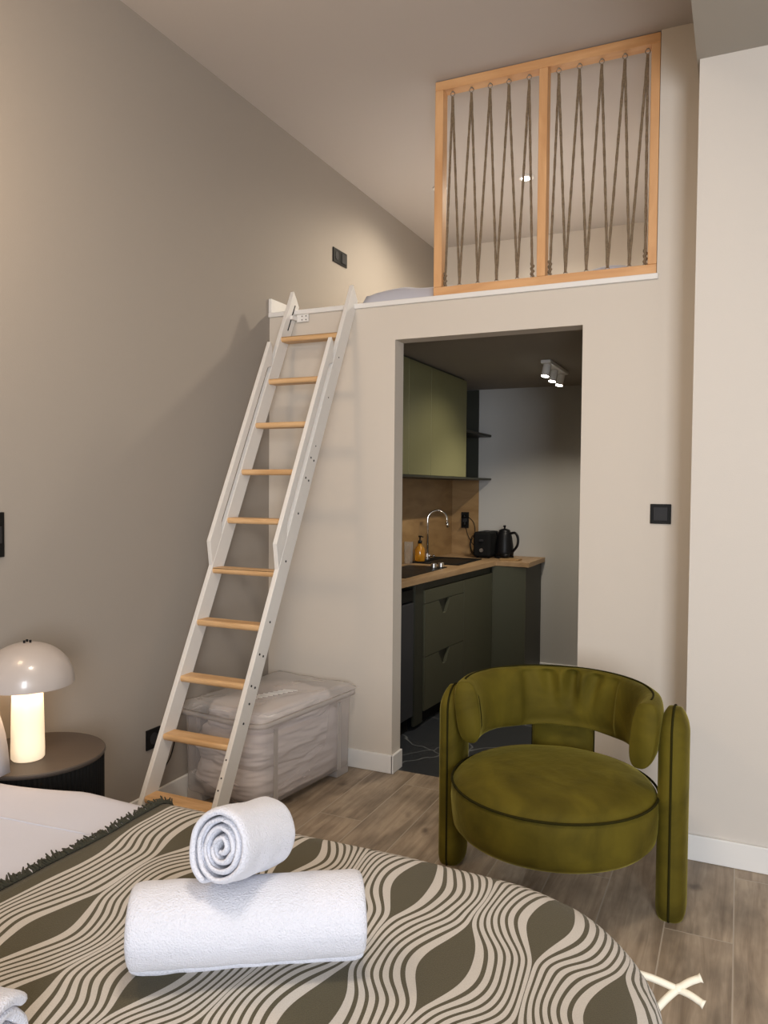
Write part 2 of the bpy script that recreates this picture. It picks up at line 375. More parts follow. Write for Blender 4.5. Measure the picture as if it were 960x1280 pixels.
# loft wall with the kitchen opening, cut around x -1.524..-.634, z 0..2.11
OX0, OX1, OZ = -1.524, -.634, 2.112
bm = nb()
prism(bm, [(LX, 0), (OX0, 0), (OX0, OZ), (OX1, OZ), (OX1, 0), (EX, 0), (-.14, 0), (-.14, CZ), (EX, CZ), (EX, 2.278), (LX, 2.278)], FY, FY+.103, axis='y')
struct('wall_front', bm, M['wall'])
bm = nb(); box(bm, LX, EX, FY+.103, KB, KC, 2.278); struct('ceiling_kitchen', bm, M['kceil'])
bm = nb(); box(bm, LX, EX, FY+.0, KB, 2.278, 2.284); struct('floor_loft', bm, M['wall'])
# nearer wall block on the right with the dropped soffit
bm = nb(); box(bm, -.168, RX+.1, 3.114, FY+.2, 0, 2.99); struct('wall_right_block', bm, M['wall_bright'])
bm = nb(); box(bm, -.178, RX+.1, BY, FY+.0, 2.99, CZ); struct('ceiling_soffit', bm, M['soffit'])
bm = nb(); box(bm, RX, RX+.1, BY-.1, FY, 0, CZ); struct('wall_right', bm, M['wall'])
# wall behind the camera with an assumed, unseen window
bm = nb(); prism(bm, [(LX, 0), (.7, 0), (.7, .6), (.7, 2.5), (2.0, 2.5), (2.0, .6), (.7, .6), (.7, 0), (RX, 0), (RX, CZ), (LX, CZ)], BY-.1, BY, axis='y')
bm.free()
bm = nb(); box(bm, LX, .7, BY-.1, BY, 0, CZ); box(bm, 2.0, RX, BY-.1, BY, 0, CZ); box(bm, .7, 2.0, BY-.1, BY, 0, .6); box(bm, .7, 2.0, BY-.1, BY, 2.5, CZ)
struct('wall_back', bm, M['wall'])
bm = nb()
for a in (.7, 1.32, 1.94): box(bm, a, a+.06, BY-.08, BY-.02, .6, 2.5)
for a in (.6, 2.44): box(bm, .7, 2.0, BY-.08, BY-.02, a, a+.06)
struct('assumed_window_1', bm, M['trim'])  # frame of the assumed window, added to go with the daylight area light
# kitchen walls
bm = nb(); box(bm, LX, KL, FY+.103, KB, 0, KC); struct('wall_kitchen_left', bm, M['kwall'])
bm = nb(); box(bm, LX, EX+.2, KB, KB+.1, 0, KC+.05); struct('wall_kitchen_back', bm, M['kwall'])
bm = nb(); box(bm, LX, EX+.2, KB, KB+.1, KC+.05, CZ); struct('wall_loft_back', bm, M['wall'])
bm = nb(); box(bm, EX, EX+.12, FY+.103, KB, 0, CZ); struct('wall_kitchen_right', bm, M['wall'])
# trims
def trimbox(name, d, bev=.004):
    bm = nb(); box(bm, *d); o = struct(name, bm, M['trim'], bevel=bev); return o
trimbox('baseboard_left', (LX, LX+.014, BY, FY, 0, .105))
trimbox('baseboard_front', (LX+.014, OX0+.012, FY-.014, FY, 0, .092))
trimbox('baseboard_jamb', (OX0, OX0+.014, FY-.014, FY+.103, 0, .092))
trimbox('baseboard_front_right', (OX1-.012, -.168, FY-.014, FY, 0, .092))
trimbox('baseboard_right', (-.168, RX, 3.100, 3.114, 0, .098))
trimbox('baseboard_kitchen', (KL, KR, KB-.014, KB, 0, .085))
trimbox('trim_1', (LX, EX+.006, FY-.014, FY+.06, 2.276, 2.300), .003)
trimbox('trim_2', (LX, LX+.018, FY-.012, KB, 2.300, 2.372), .003)

# ------------------------------------------------------------------ loft balustrade with jute ropes
bal = thing('balustrade', 'pine balustrade frame with three posts on the white edge of the sleeping loft', 'railing', (-.83, FY+.03, 2.30))
y0, y1 = FY+.002, FY+.062
for x0, x1 in ((-1.331, -1.291), (-.842, -.803), (-.372, -.336)):
    bx('post', (x0, x1, y0, y1, 2.342, 3.249), M['pine'], bal, bevel=.003)
bx('top_rail', (-1.331, -.336, y0, y1, 3.249, 3.291), M['pine_h'], bal, bevel=.003)
bx('bottom_rail', (-1.331, -.336, y0, y1, 2.301, 2.342), M['pine_h'], bal, bevel=.003)
yr = FY+.034
def rope(tops, bots, label):
    T = thing('rope', label, 'rope', ((tops[0]+tops[-1])/2, yr, 2.35), 'zigzag ropes laced through the loft balustrade')
    pts = []
    for i, (t_, b_) in enumerate(zip(tops, bots)):
        pts += [(b_, yr, 2.352), (t_, yr, 3.226)]
    pts.append((bots[-1], yr, 2.352))
    path = []
    for a, b_ in zip(pts, pts[1:]):
        A, B = Vector(a), Vector(b_)
        top = B.z > A.z
        for k in range(170):
            t_ = (k+.5)/170
            p = A.lerp(B, t_)
            path.append(p)
    bm = nb(); tube(bm, path, .0056, 8, twist=.42); obj('cord', bm, M['rope'], T, smooth=True)
    for i, t_ in enumerate(tops):
        bm = nb(); ring = [(t_+.010*math.cos(a*PI/6), yr, 3.237+.010*math.sin(a*PI/6)) for a in range(12)]
        tube(bm, ring, .0022, 6, closed=True); cyl(bm, (t_, yr, 3.246), (t_, yr, 3.249), .006, 8); obj('eye_hook', bm, M['rustysteel'], T, smooth=True)
    for i, b_ in enumerate(bots):
        bm = nb(); ring = [(b_+.008*math.cos(a*PI/6), yr, 2.350+.009*math.sin(a*PI/6)) for a in range(12)]
        tube(bm, ring, .0022, 6, closed=True); obj('eye_hook', bm, M['rustysteel'], T, smooth=True)
    for b_ in (bots[0], bots[-1]):
        bm = nb()
        pp = [(b_+.005*math.cos(a*1.1), yr+.005*math.sin(a*1.1), 2.352+a*.0040) for a in range(16)]
        tube(bm, pp, .0060, 8); obj('knot', bm, M['rope'], T, smooth=True)
rope([-1.256, -1.164, -1.075, -.987, -.894], [-1.284, -1.213, -1.124, -1.034, -.937, -.868], 'brown jute rope laced in zigzags in the left bay of the pine loft balustrade')
rope([-.762, -.672, -.578, -.482, -.390], [-.789, -.720, -.630, -.540, -.450, -.385], 'brown jute rope laced in zigzags in the right bay of the pine loft balustrade')

# bedding on the loft
def blob_field(name, x0, x1, yy0, yy1, zf, nx, ny, m, zlow, **k):
    bm = nb(); g = []
    for j in range(ny+1):
        row = []
        for i in range(nx+1):
            x = x0+(x1-x0)*i/nx; y = yy0+(yy1-yy0)*j/ny
            row.append(bm.verts.new((x, y, zf(x, y))))
        g.append(row)
    for j in range(ny):
        for i in range(nx): bm.faces.new((g[j][i], g[j][i+1], g[j+1][i+1], g[j+1][i]))
    # skirt
    per = g[0]+[r[-1] for r in g[1:]]+g[-1][-2::-1]+[r[0] for r in g[-2:0:-1]]
    low = [bm.verts.new((v.co.x, v.co.y, zlow)) for v in per]
    for i in range(len(per)):
        j = (i+1) % len(per); bm.faces.new((per[i], per[j], low[j], low[i]))
    bm.faces.new(low)
    return obj(name, bm, m, smooth=True, **k)
def lf(x, y):
    ex = min(x+1.78, -.40-x); ey = min(y-3.50, 5.5-y); e = max(0, min(ex, ey))
    h = .10*(1-math.exp(-e/.035))
    return 2.288+h+.016*noise.noise((x*6, y*6, 1))*min(1, e/.03)+.022*math.exp(-((x+.55)/.09)**2)*min(1, e/.03)+.03*math.exp(-((x+1.56)/.13)**2)*min(1, e/.03)
o = blob_field('duvet', -1.78, -.40, 3.50, 5.5, lf, 70, 50, M['duvet'], 2.286)
tag(o, 'white duvet bedding lying on the sleeping loft behind the pine balustrade', 'bedding')

# ------------------------------------------------------------------ ladder
lad = thing('loft_ladder', 'white leaning loft ladder with pine treads and side handrails', 'ladder', (-1.92, 2.35, 0))
LS = .4967; YB = 2.302-.199*LS                # front edge line y = YB + LS*z
ux = Vector((0, LS, 1)).normalized(); uy = Vector((0, ux.z, -ux.y))     # along, and perpendicular towards the wall
DEP = .078
def lp(z, d): return Vector((0, YB+LS*z, z))+uy*d
def rail(x0, x1):
    pts = [lp(0, 0), lp(2.392, 0), lp(2.372, .045), lp(2.355, DEP)]
    q = lp(0, 0); foot = Vector((0, q.y+DEP/ux.z, 0)); pts = [(0, q.y, 0)] and [q]+pts[1:]+[foot]
    bm = nb(); prism(bm, [(p.y, p.z) for p in pts], x0, x1, axis='x')
    return obj('side_rail', bm, M['wpaint'], lad, bevel=.003)
RL = (-2.100, -2.078); RR = (-1.762, -1.740)
r1 = rail(*RL); r2 = rail(*RR)
for RRX in (RL, RR):
    # handrail board standing forward of the rail, tied to it at both ends
    zt, zb = 2.075 if RRX is RL else 2.072, 1.155
    pts = [lp(zb-.10, 0), lp(zb-.02, -.062), lp(zt, -.062), lp(zt-.015, -.035), lp(zt-.09, 0.004), lp(zt-.09, -.0), lp(zt-.115, -.026), lp(zb+.08, -.026), lp(zb+.03, 0.004)]
    bm = nb(); prism(bm, [(p.y, p.z) for p in pts], RRX[0]+.001, RRX[1]-.001, axis='x')
    obj('handrail', bm, M['wpaint'], lad, bevel=.003)
rz = [.190, .406, .618, .834, 1.046, 1.260, 1.478, 1.700, 1.920, 2.142]
for z in rz:
    bm = nb(); ya = YB+LS*z+.003; L = .074
    pr = [(ya+.006, z-.026), (ya, z-.018), (ya, z-.006), (ya+.005, z), (ya+L, z), (ya+L, z-.026)]
    prism(bm, pr, RL[1]-.004, RR[0]+.004, axis='x'); obj('tread', bm, M['rung'], lad, bevel=.004)
# screw holes on the outer face of the right rail and its front edge
def dot(p, n_, r=.0042, parent=lad, m=None, name='screw'):
    bm = nb(); a = Vector(p); cyl(bm, a, a+Vector(n_)*.0015, r, 10); obj(name, bm, m or M['greyplastic'], parent)
for z, d in ((.49, .035), (.62, .022), (.62, .050), (.735, .022), (.735, .050), (.86, .036), (1.10, .036), (1.30, .036), (1.45, .022), (1.45, .05), (1.54, .022), (1.54, .05), (1.60, .036), (1.83, .036), (2.03, .036), (.56, .04)):
    q = lp(z, d); dot((RR[1]-.0002, q.y, q.z), (1, 0, 0), .0048 if z < 1.6 else .0032)
for z in (.30, .36, .26):
    q = lp(z, 0); dot((RR[0]+.011, q.y+.0004, q.z), tuple(-uy), .0035)
# black slot at the top of the left rail
bm = nb(); a, b_ = lp(2.34, .040), lp(2.20, .040)
prism(bm, [(a.y-.004, a.z), (a.y+.004, a.z), (b_.y+.004, b_.z), (b_.y-.004, b_.z)], RL[1]-.0005, RL[1]+.0012, axis='x'); plabel(obj('rail_slot', bm, M['black'], lad), 'black slot in the top of the left side rail')
bm = nb(); box(bm, -2.066, -1.998, FY-.016, FY-.0125, 2.236, 2.274); box(bm, -2.078, -2.062, 3.352, FY-.0125, 2.243, 2.262)
br = obj('wall_bracket', bm, M['trim'], lad, bevel=.001)
for x_ in (-2.035, -2.012):
    for z_ in (2.246, 2.264): dot((x_, FY-.0155, z_), (0, -1, 0), .0032, br, name='screw')
bm = nb(); box(bm, -1.80, -1.766, FY-.016, FY-.0125, 2.236, 2.274); obj('wall_bracket', bm, M['trim'], lad, bevel=.001)

# ------------------------------------------------------------------ outlets and switches
def plate(name, label, cat, c, normal, w_, h_, gangs=1, kind='socket'):
    """c = centre on the wall; wall plane normal '+x' or '-y'"""
    T = thing(name, label, cat, c)
    def bb(nm, u0, u1, v0, v1, d0, d1, m, par, **k):
        if normal == '+x': return bx(nm, (c[0]+d0, c[0]+d1, c[1]+u0, c[1]+u1, c[2]+v0, c[2]+v1), m, par, **k)
        return bx(nm, (c[0]+u0, c[0]+u1, c[1]-d1, c[1]-d0, c[2]+v0, c[2]+v1), m, par, **k)
    bb('cover_frame', -w_/2, w_/2, -h_/2, h_/2, .0, .008, M['black'], T, bevel=.002)
    for g in range(gangs):
        u = -w_/2+w_*(g+.5)/gangs; s = min(w_/gangs, h_)*.34
        k_ = kind if isinstance(kind, str) else kind[g]
        if k_ == 'switch': bb('rocker', u-s, u+s, -s, s, .008, .0125, M['greyplastic'], T, bevel=.0015)
        else:
            bm = nb(); P0 = Vector(c); 
            if normal == '+x': a = P0+Vector((.0082, u, 0)); n_ = Vector((1, 0, 0))
            else: a = P0+Vector((u, -.0082, 0)); n_ = Vector((0, -1, 0))
            cyl(bm, a, a+n_*.002, s*.85, 24); obj('socket_face', bm, M['greyplastic'], T)
    return T
plate('light_switch', 'square black light switch on the pale wall right of the kitchen opening', 'switch', (-.300, FY, 1.299), '-y', .083, .083, 1, 'switch')
plate('power_outlet', 'black double outlet plate high on the left wall above the loft', 'outlet', (LX, 4.175, 2.792), '+x', .175, .085, 2, ('socket', 'switch'))
low = plate('power_outlet', 'black outlet low on the left wall behind the ladder foot', 'outlet', (LX, 2.53, .33), '+x', .085, .085, 1)
plate('light_switch', 'black switch plate above the nightstand at the left edge', 'switch', (LX, 1.725, 1.232), '+x', .165, .15, 2, 'switch')
bm = nb(); tube(bm, smoothpath([(LX+.03, 2.55, .33), (LX+.06, 2.60, .34), (LX+.05, 2.59, .25), (LX+.04, 2.555, .20), (LX+.03, 2.50, .16), (LX+.03, 2.43, .07)], 8), .0028, 6)
obj('cord', bm, M['black'], low, smooth=True)

# ------------------------------------------------------------------ storage box
def storage():
    a = .13     # box turned a little clockwise
    T = thing('storage_box', 'large clear plastic storage box packed with bedding behind the ladder', 'storage box', (-2.0, 3.03, 0))
    cx, cy = -1.972, 3.035
    hw, hl = .228, .345
    def P(u, v, z): return (cx+u*math.cos(a)+v*math.sin(a)*.0+v*0, cy+v-0*u, z)
    ang = math.radians(-7)
    def R(u, v, z): return Vector((cx+u*math.cos(ang)-v*math.sin(ang), cy+u*math.sin(ang)+v*math.cos(ang), z))
    def rr(hu, hv, r, z, n_=5):
        out = []
        for sx, sy, st in ((1, 1, 0), (-1, 1, 1), (-1, -1, 2), (1, -1, 3)):
            for k in range(n_+1):
                t_ = (st+k/n_)*PI/2
                out.append(R(sx*(hu-r)+r*math.cos(t_), sy*(hv-r)+r*math.sin(t_), z))
        return out
    def loft(bm, loops, cap0=True, cap1=False):
        L = [[bm.verts.new(p) for p in lp_] for lp_ in loops]
        for A, B in zip(L, L[1:]):
            for i in range(len(A)):
                j = (i+1) % len(A); bm.faces.new((A[i], A[j], B[j], B[i]))
        if cap0: bm.faces.new(L[0][::-1])
        if cap1: bm.faces.new(L[-1])
    bm = nb(); loft(bm, [rr(hw-.018, hl-.02, .04, .035), rr(hw-.006, hl-.008, .04, .05), rr(hw-.003, hl-.003, .045, .20), rr(hw, hl, .045, .397)])
    body = obj('body', bm, M['box'], T, smooth=True)
    for sx in (-1, 1):
        for sy in (-1, 1):
            bm = nb(); c0 = (sx*(hw-.06), sy*(hl-.065))
            q = [R(c0[0]+dx*.045, c0[1]+dy*.05, 0) for dx, dy in ((-1, -1), (1, -1), (1, 1), (-1, 1))]
            prism(bm, [(p.x, p.y) for p in q], 0, .05); obj('foot', bm, M['rim'], T, bevel=.006)
            # corner stiffening strip
    for sx, v in ((1, -hl+.10), (1, hl-.12), (-1, -hl+.10), (-1, hl-.12)):
        bm = nb(); q = [R(sx*(hw+.001)+dx*.0025, v+dy*.012, 0) for dx, dy in ((-1, -1), (1, -1), (1, 1), (-1, 1))]
        prism(bm, [(p.x, p.y) for p in q], .05, .37); obj('rib', bm, M['rim'], T)
    bm = nb(); loft(bm, [rr(hw+.002, hl+.002, .045, .386), rr(hw+.022, hl+.022, .055, .392), rr(hw+.022, hl+.022, .055, .412), rr(hw+.010, hl+.010, .05, .412), rr(hw+.008, hl+.008, .05, .398)], False)
    obj('rim', bm, M['rim'], T, smooth=True)
    # lid, a thin crumpled clear sheet with a raised rim
    bm = nb(); N = 34; g = []
    for j in range(N+1):
        row = []
        for i in range(N+1):
            u = -1+2*i/N; v = -1+2*j/N
            e = min(1-abs(u), 1-abs(v))
            z = .417+.030*min(1, e/.12)+.010*noise.noise((u*2.2, v*2.2, 4))*min(1, e/.15)+(.006*math.sin(v*40) if abs(u) < .8 and -.9 < v < -.78 else 0)
            row.append(bm.verts.new(R(u*(hw+.018), v*(hl+.018), z)))
        g.append(row)
    for j in range(N):
        for i in range(N): bm.faces.new((g[j][i], g[j][i+1], g[j+1][i+1], g[j+1][i]))
    lid = obj('lid', bm, M['lid'], T, smooth=True)
    for k in range(9):
        bm = nb(); q = [R(.045+dx*.032+k*.008-.03, -.17+k*.026+dy*.003+dx*.012, 0) for dx, dy in ((-1, -1), (1, -1), (1, 1), (-1, 1))]
        prism(bm, [(p.x, p.y) for p in q], .449, .452); obj('lid_marking', bm, M['trim'], lid)
    # bedding inside: folded layers pressing on the walls
    def bed_in(z0, z1, s, seed, nm):
        bm = nb(); NU, NV = 110, 34; L = []
        for j in range(NV+1):
            t_ = j/NV; z = z0+(z1-z0)*t_; e = math.sin(PI*min(1, max(0, t_)))**.35 if 0 < t_ < 1 else 0
            ring = []
            for i in range(NU):
                th = 2*PI*i/NU; c_, s_ = math.cos(th), math.sin(th)
                k_ = (abs(c_)**5+abs(s_)**5)**(-1/5)
                wob = .013*noise.noise((c_*2.4+seed, s_*2.4, z*26))+.011*noise.noise((c_*4+seed, s_*4, z*70))
                ring.append(R((hw-.012)*s*k_*c_*(.86+.14*e)+wob*c_, (hl-.012)*s*k_*s_*(.86+.14*e)+wob*s_, z+.012*noise.noise((c_*2, s_*2, seed+3*z))))
            L.append(ring)
        loft(bm, L, True, True)
        return obj(nm, bm, M['bedding'], smooth=True)
    for z0, z1, s, sd, lb in ((.045, .20, 1.0, 1, 'bottom crumpled pinkish white layer of bedding inside the clear storage box'), (.175, .33, .995, 7, 'middle folded white layer of bedding inside the clear storage box'), (.30, .425, .86, 13, 'top rounded white pillow under the lid of the clear storage box')):
        o = bed_in(z0, z1, s, sd, 'folded_bedding'); tag(o, lb, 'bedding', 'bedding packed in the clear box')
storage()

# ------------------------------------------------------------------ nightstand and lamp
NX, NY, NZ, NR = -2.025, 1.752, .545, .205
ns = thing('nightstand', 'round dark nightstand with a fluted black side between bed and left wall', 'nightstand', (NX, NY, 0))
bm = nb(); lathe(bm, [(0, NZ-.014), (NR, NZ-.014), (NR+.003, NZ-.008), (NR+.003, NZ-.003), (NR, NZ), (0, NZ)], NX, NY, 72); obj('table_top', bm, M['tabletop'], ns)
bm = nb(); n_ = 264
ringp = []
for z in (.02, NZ-.014):
    ringp.append([bm.verts.new((NX+(NR-.004+.003*(i % 3 != 0))*math.cos(2*PI*i/n_), NY+(NR-.004+.003*(i % 3 != 0))*math.sin(2*PI*i/n_), z)) for i in range(n_)])
for i in range(n_):
    j = (i+1) % n_; bm.faces.new((ringp[0][i], ringp[0][j], ringp[1][j], ringp[1][i]))
bm.faces.new(ringp[0][::-1]); bm.faces.new(ringp[1])
obj('fluted_body', bm, M['blackmat'], ns)
bm = nb(); lathe(bm, [(0, 0), (NR-.02, 0), (NR-.02, .02), (0, .02)], NX, NY, 40); obj('plinth', bm, M['blackmat'], ns)

TX, TY = -2.003, 1.700
tl = thing('table_lamp', 'mushroom table lamp with pearl dome shade and glowing base on the nightstand', 'lamp', (TX, TY, NZ))
bm = nb(); lathe(bm, [(0, NZ+.001), (.045, NZ+.001), (.049, NZ+.006), (.0495, NZ+.03), (.047, .70), (.044, .79), (0, .782)], TX, TY, 48)
obj('glass_base', bm, M['lampglow'], tl, smooth=True)
bm = nb(); pr = []
for k in range(15):
    t_ = k/14*PI/2; pr.append((.137*math.cos(t_)**.95 if k < 14 else 0, .786+.124*math.sin(t_)))
inner = [(max(0, r-.003), z-.003) for r, z in pr][::-1]
lathe(bm, [(.137, .780)]+pr+[(0, .906)]+inner[1:]+[(.134, .780), (.137, .780)], TX, TY, 64)
obj('lamp_shade', bm, M['lampmetal'], tl, smooth=True)
for k in range(3):
    an = .4+k*2*PI/3; bm = nb(); cyl(bm, (TX+.010*math.cos(an), TY+.010*math.sin(an), .908), (TX+.010*math.cos(an), TY+.010*math.sin(an), .917), .0035, 10); obj('shade_screw', bm, M['blackmat'], tl)
for k in range(3):
    an = .2+k*2*PI/3
    point('table_lamp_light', (TX+.085*math.cos(an), TY+.085*math.sin(an), .80), .32, (1, .66, .36), .02)

# ------------------------------------------------------------------ bed
HZ = .560
X1, Y1, Y0 = -.105, 1.605, -.75
def drape(a, b, off, Rc=.26, r=.055, x1=X1, y1=Y1, flare=0):
    """flat cloth coordinates (a,b) laid over the bed top, falling over the far side and the foot"""
    r = r+off
    ax, by = x1+off-r-Rc, y1+off-r-Rc
    ex, ey = max(0, a-ax), max(0, b-by)
    d = math.hypot(ex, ey)
    if d <= Rc: px, py, drop, wz = a, b, 0, 1
    else:
        e = d-Rc; dx, dy = ex/d, ey/d
        flare *= max(0, dx)
        if e < r*PI/2: o_, drop = r*math.sin(e/r), r*(1-math.cos(e/r))
        else: o_, drop = r+flare*(e-r*PI/2), r+(e-r*PI/2)
        px, py = min(a, ax)+dx*(Rc+o_), min(b, by)+dy*(Rc+o_); wz = max(0, 1-drop/.06)
    return px, py, HZ+off-drop, wz
def undul(x, y):
    return .012*noise.noise((x*2.1, y*2.3, 0))+.006*noise.noise((x*6, y*5, 5))-.022*max(0, (x+.6)/.4)**1.5*max(0, min(1, (y-.9)/.5))
bed = thing('bed', 'double bed with upholstered grey base and white mattress against the left wall', 'bed', (-1.15, .45, 0))
bx('bed_base', (-2.20, -.19, -.72, 1.50, .05, .28), M['bedbase'], bed, bevel=.02)
bx('mattress', (-2.20, -.28, -.72, 1.40, .28, .495), M['duvet'], bed, bevel=.04, seg=4)
for x_ in (-2.1, -.35):
    for y_ in (-.6, 1.38): bx('leg', (x_-.03, x_+.03, y_-.03, y_+.03, 0, .05), M['blackmat'], bed)
def cloth(name, a0, a1, b0, b1, da, off, m, extra=None, thick=0, flare=0):
    na, nbb = int((a1-a0)/da), int((b1-b0)/da); bm = nb(); uvl = bm.loops.layers.uv.new('flat'); g = []; fl = {}
    for j in range(nbb+1):
        row = []
        for i in range(na+1):
            a = a0+(a1-a0)*i/na; b = b0+(b1-b0)*j/nbb
            aa = a+(extra(b) if extra and i == 0 else 0)
            x, y, z, wz = drape(aa, b, off, flare=flare)
            hq = max(0, min(1, (-1.62-x)/.22)); y -= .045*hq*hq*(3-2*hq)*max(0, min(1, (y-.9)/.5))
            v = bm.verts.new((x, y, z+undul(x, y)*(.25+.75*wz)))
            if wz < 1:
                f_ = .010*noise.noise((x*9, y*9, 2))*(1-wz); v.co.x += f_; v.co.y += f_
            fl[v] = (aa, b); row.append(v)
        g.append(row)
    for j in range(nbb):
        for i in range(na):
            f = bm.faces.new((g[j][i], g[j][i+1], g[j+1][i+1], g[j+1][i]))
            for lo in f.loops: lo[uvl].uv = fl[lo.vert]
    o = obj(name, bm, m, smooth=True)
    if thick:
        s = o.modifiers.new('solid', 'SOLIDIFY'); s.thickness = thick; s.offset = 1
    return o
dv = cloth('duvet', -2.12, .16, -.72, 1.90, .025, -.012, M['duvet'], thick=.003, flare=.28)
tag(dv, 'white cotton duvet spread over the bed beside the nightstand', 'duvet')
# raised seam crossing the duvet
bm = nb(); pts = []
for k in range(24):
    t_ = k/23; x = -1.75+.39*t_; y = 1.335+.055*t_; px, py, pz, _ = drape(x, y, -.009); pts.append((px, py, pz+undul(px, py)))
tube(bm, pts, .003, 6); obj('seam', bm, M['duvet'], dv, smooth=True)
bl = cloth('blanket', -1.352, .035, -.72, 1.72, .02, .008, M['blanket'], thick=.004)
tag(bl, 'olive and white wavy striped throw blanket with fringed edge across the bed', 'blanket')
bm = nb(); rnd = random.Random(3); b = -.2
while b < 1.75:
    for q in range(2):
        x, y, z, wz = drape(-1.352, b, .013); z += undul(x, y)
        a = rnd.uniform(-.7, .7); Ls = rnd.uniform(.016, .028)
        p0 = Vector((x+.004, y, z+.001)); p1 = p0+Vector((-Ls*.6*math.cos(a), Ls*.6*math.sin(a), rnd.uniform(.0, .008))); p2 = p1+Vector((-Ls*.5*math.cos(a+.5), Ls*.5*math.sin(a+.5), rnd.uniform(-.006, .006)))
        tube(bm, [p0, p1, p2], [.0022, .003, .0016], 5)
    b += .0052
fr = obj('fringe', bm, M['fringe'], bl, smooth=True); fr['kind'] = 'stuff'; plabel(fr, 'dark olive yarn fringe')
# cream tie at the foot corner
tx, ty, tz = -.085, 1.475, .492
bm = nb(); K = Vector((tx, ty, tz))
for e in ((.040, .010, .026), (.046, -.016, -.006), (-.085, -.006, .014), (-.040, -.040, -.035)):
    tube(bm, smoothpath([K, K+Vector(e)*.5+Vector((0, 0, .003)), K+Vector(e)], 4), [.0065]*8+[.0085], 7)
tube(bm, [K+Vector((-.006, 0, -.004)), K+Vector((.006, 0, .004))], .008, 8)
plabel(obj('corner_tie', bm, M['cream'], bl, smooth=True), 'cream cotton tie knotted at the blanket corner')
# pillow leaning on the wall at the head
def pillow(name, c, hx, hy, hz, rot, label):
    bm = nb(); N = 20; L = []
    bmesh.ops.create_cube(bm, size=2); bmesh.ops.subdivide_edges(bm, edges=bm.edges, cuts=9, use_grid_fill=True)
    Rm = Matrix.Rotation(rot, 3, 'Y')
    for v in bm.verts:
        x, y, z = v.co
        th = (1-abs(y)**3.2)**.5*(1-abs(z)**3.2)**.5 if abs(y) < 1 and abs(z) < 1 else 0
        p = Vector((x*hx*max(.04, th), y*hy*(1-.06*z*z), z*hz*(1-.06*y*y))); p += Vector((1, 0, 0))*.008*noise.noise(p*9)
        v.co = Rm @ p+Vector(c)
    o = obj(name, bm, M['duvet'], smooth=True); tag(o, label, 'pillow', ); return o
pillow('pillow', (-1.990, 1.225, .728), .060, .36, .195, -.42, 'white pillow propped against the left wall at the head of the bed')

# ------------------------------------------------------------------ towels
def spiral_roll(name, L, a_, b_, turns, th, m, label, loc, rotz, tilt=0, taper=0, gap=.0, seed=0, flat=0, ph=1.9):
    """roll along local +x from 0 to L; end face at x=0 shows the spiral. a_,b_ = half width and half height"""
    bm = nb(); n_ = int(turns*30); rows = 26
    prof = []
    for k in range(n_+1):
        t_ = k/n_; ang = -turns*2*PI*t_+ph; rr_ = .10+.90*t_
        wob = 1+.05*noise.noise((math.cos(ang)*1.5+seed, math.sin(ang)*1.5, t_*4)) 
        prof.append((rr_*wob*math.cos(ang), rr_*wob*math.sin(ang), rr_))
    G = []
    for i in range(rows+1):
        t_ = i/rows; x = L*t_; row = []
        sc_ = 1-taper*t_
        endr = 1-.10*max(0, 1-t_*L/.012)**2-.10*max(0, 1-(1-t_)*L/.012)**2
        for k, (py, pz, rr_) in enumerate(prof):
            xo = x+.006*noise.noise((k*.03, seed, 0))*(1 if i == 0 else (1 if i == rows else 0))+(.018*(1-rr_) if i == 0 else (-.018*(1-rr_) if i == rows else 0))
            dy = .0025*noise.noise((x*30, py*4, pz*4+seed))
            row.append(bm.verts.new((xo, (py*a_*endr+dy)*sc_, (pz*b_*endr+dy)*sc_)))
        G.append(row)
    for i in range(rows):
        for k in range(n_): bm.faces.new((G[i][k], G[i][k+1], G[i+1][k+1], G[i+1][k]))
    Rm = Matrix.Rotation(rotz, 4, 'Z') @ Matrix.Rotation(tilt, 4, 'Y')
    for v in bm.verts: v.co = Rm @ v.co+Vector(loc)
    o = obj(name, bm, m, smooth=True)
    s = o.modifiers.new('solid', 'SOLIDIFY'); s.thickness = th; s.offset = 0
    o.modifiers.new('sub', 'SUBSURF').render_levels = 1
    tag(o, label, 'towel'); return o
ang = math.atan2(.225, .33)
spiral_roll('rolled_towel', .400, .080, .071, 3.0, .022, M['towel'], 'large white bath towel rolled up lying on the striped blanket', (-.922, .985, HZ+.090), ang-.03, seed=2, ph=-1.75)
spiral_roll('rolled_towel', .165, .060, .067, 4.0, .0105, M['towel'], 'small white rolled towel on top of the large towel showing its spiral end', (-.774, 1.030, .800), 1.57, tilt=.24, ph=-1.2, seed=9)
spiral_roll('rolled_towel', .24, .075, .065, 3.2, .018, M['towel'], 'white rolled towel on the blanket cut off by the lower left corner', (-1.115, .640, HZ+.070), ang-.3, seed=5)

# ------------------------------------------------------------------ armchair
CX, CY = -.567, 2.635
ch = thing('armchair', 'olive green velvet barrel armchair with round seat and curved backrest', 'armchair', (CX, CY, 0))
SR = .345
bm = nb()
pr = [(0, .225), (SR-.06, .225), (SR-.02, .232), (SR-.004, .250), (SR, .28), (SR+.004, .33), (SR+.002, .372), (SR-.004, .388), (SR-.008, .392), (SR-.012, .400), (SR-.03, .415), (SR-.08, .430), (SR-.16, .440), (0, .446)]
lathe(bm, pr, CX, CY, 96)
for v in bm.verts:
    if v.co.z > .39: v.co.z += .003*noise.noise(v.co*9)
obj('seat', bm, M['velvet'], ch, smooth=True)
bm = nb(); tube(bm, [(CX+(SR+.001)*math.cos(2*PI*i/96), CY+(SR+.001)*math.sin(2*PI*i/96), .392) for i in range(96)], .0042, 8, closed=True)
plabel(obj('piping', bm, M['seatpipe'], ch, smooth=True), 'dark piping around the seat edge')
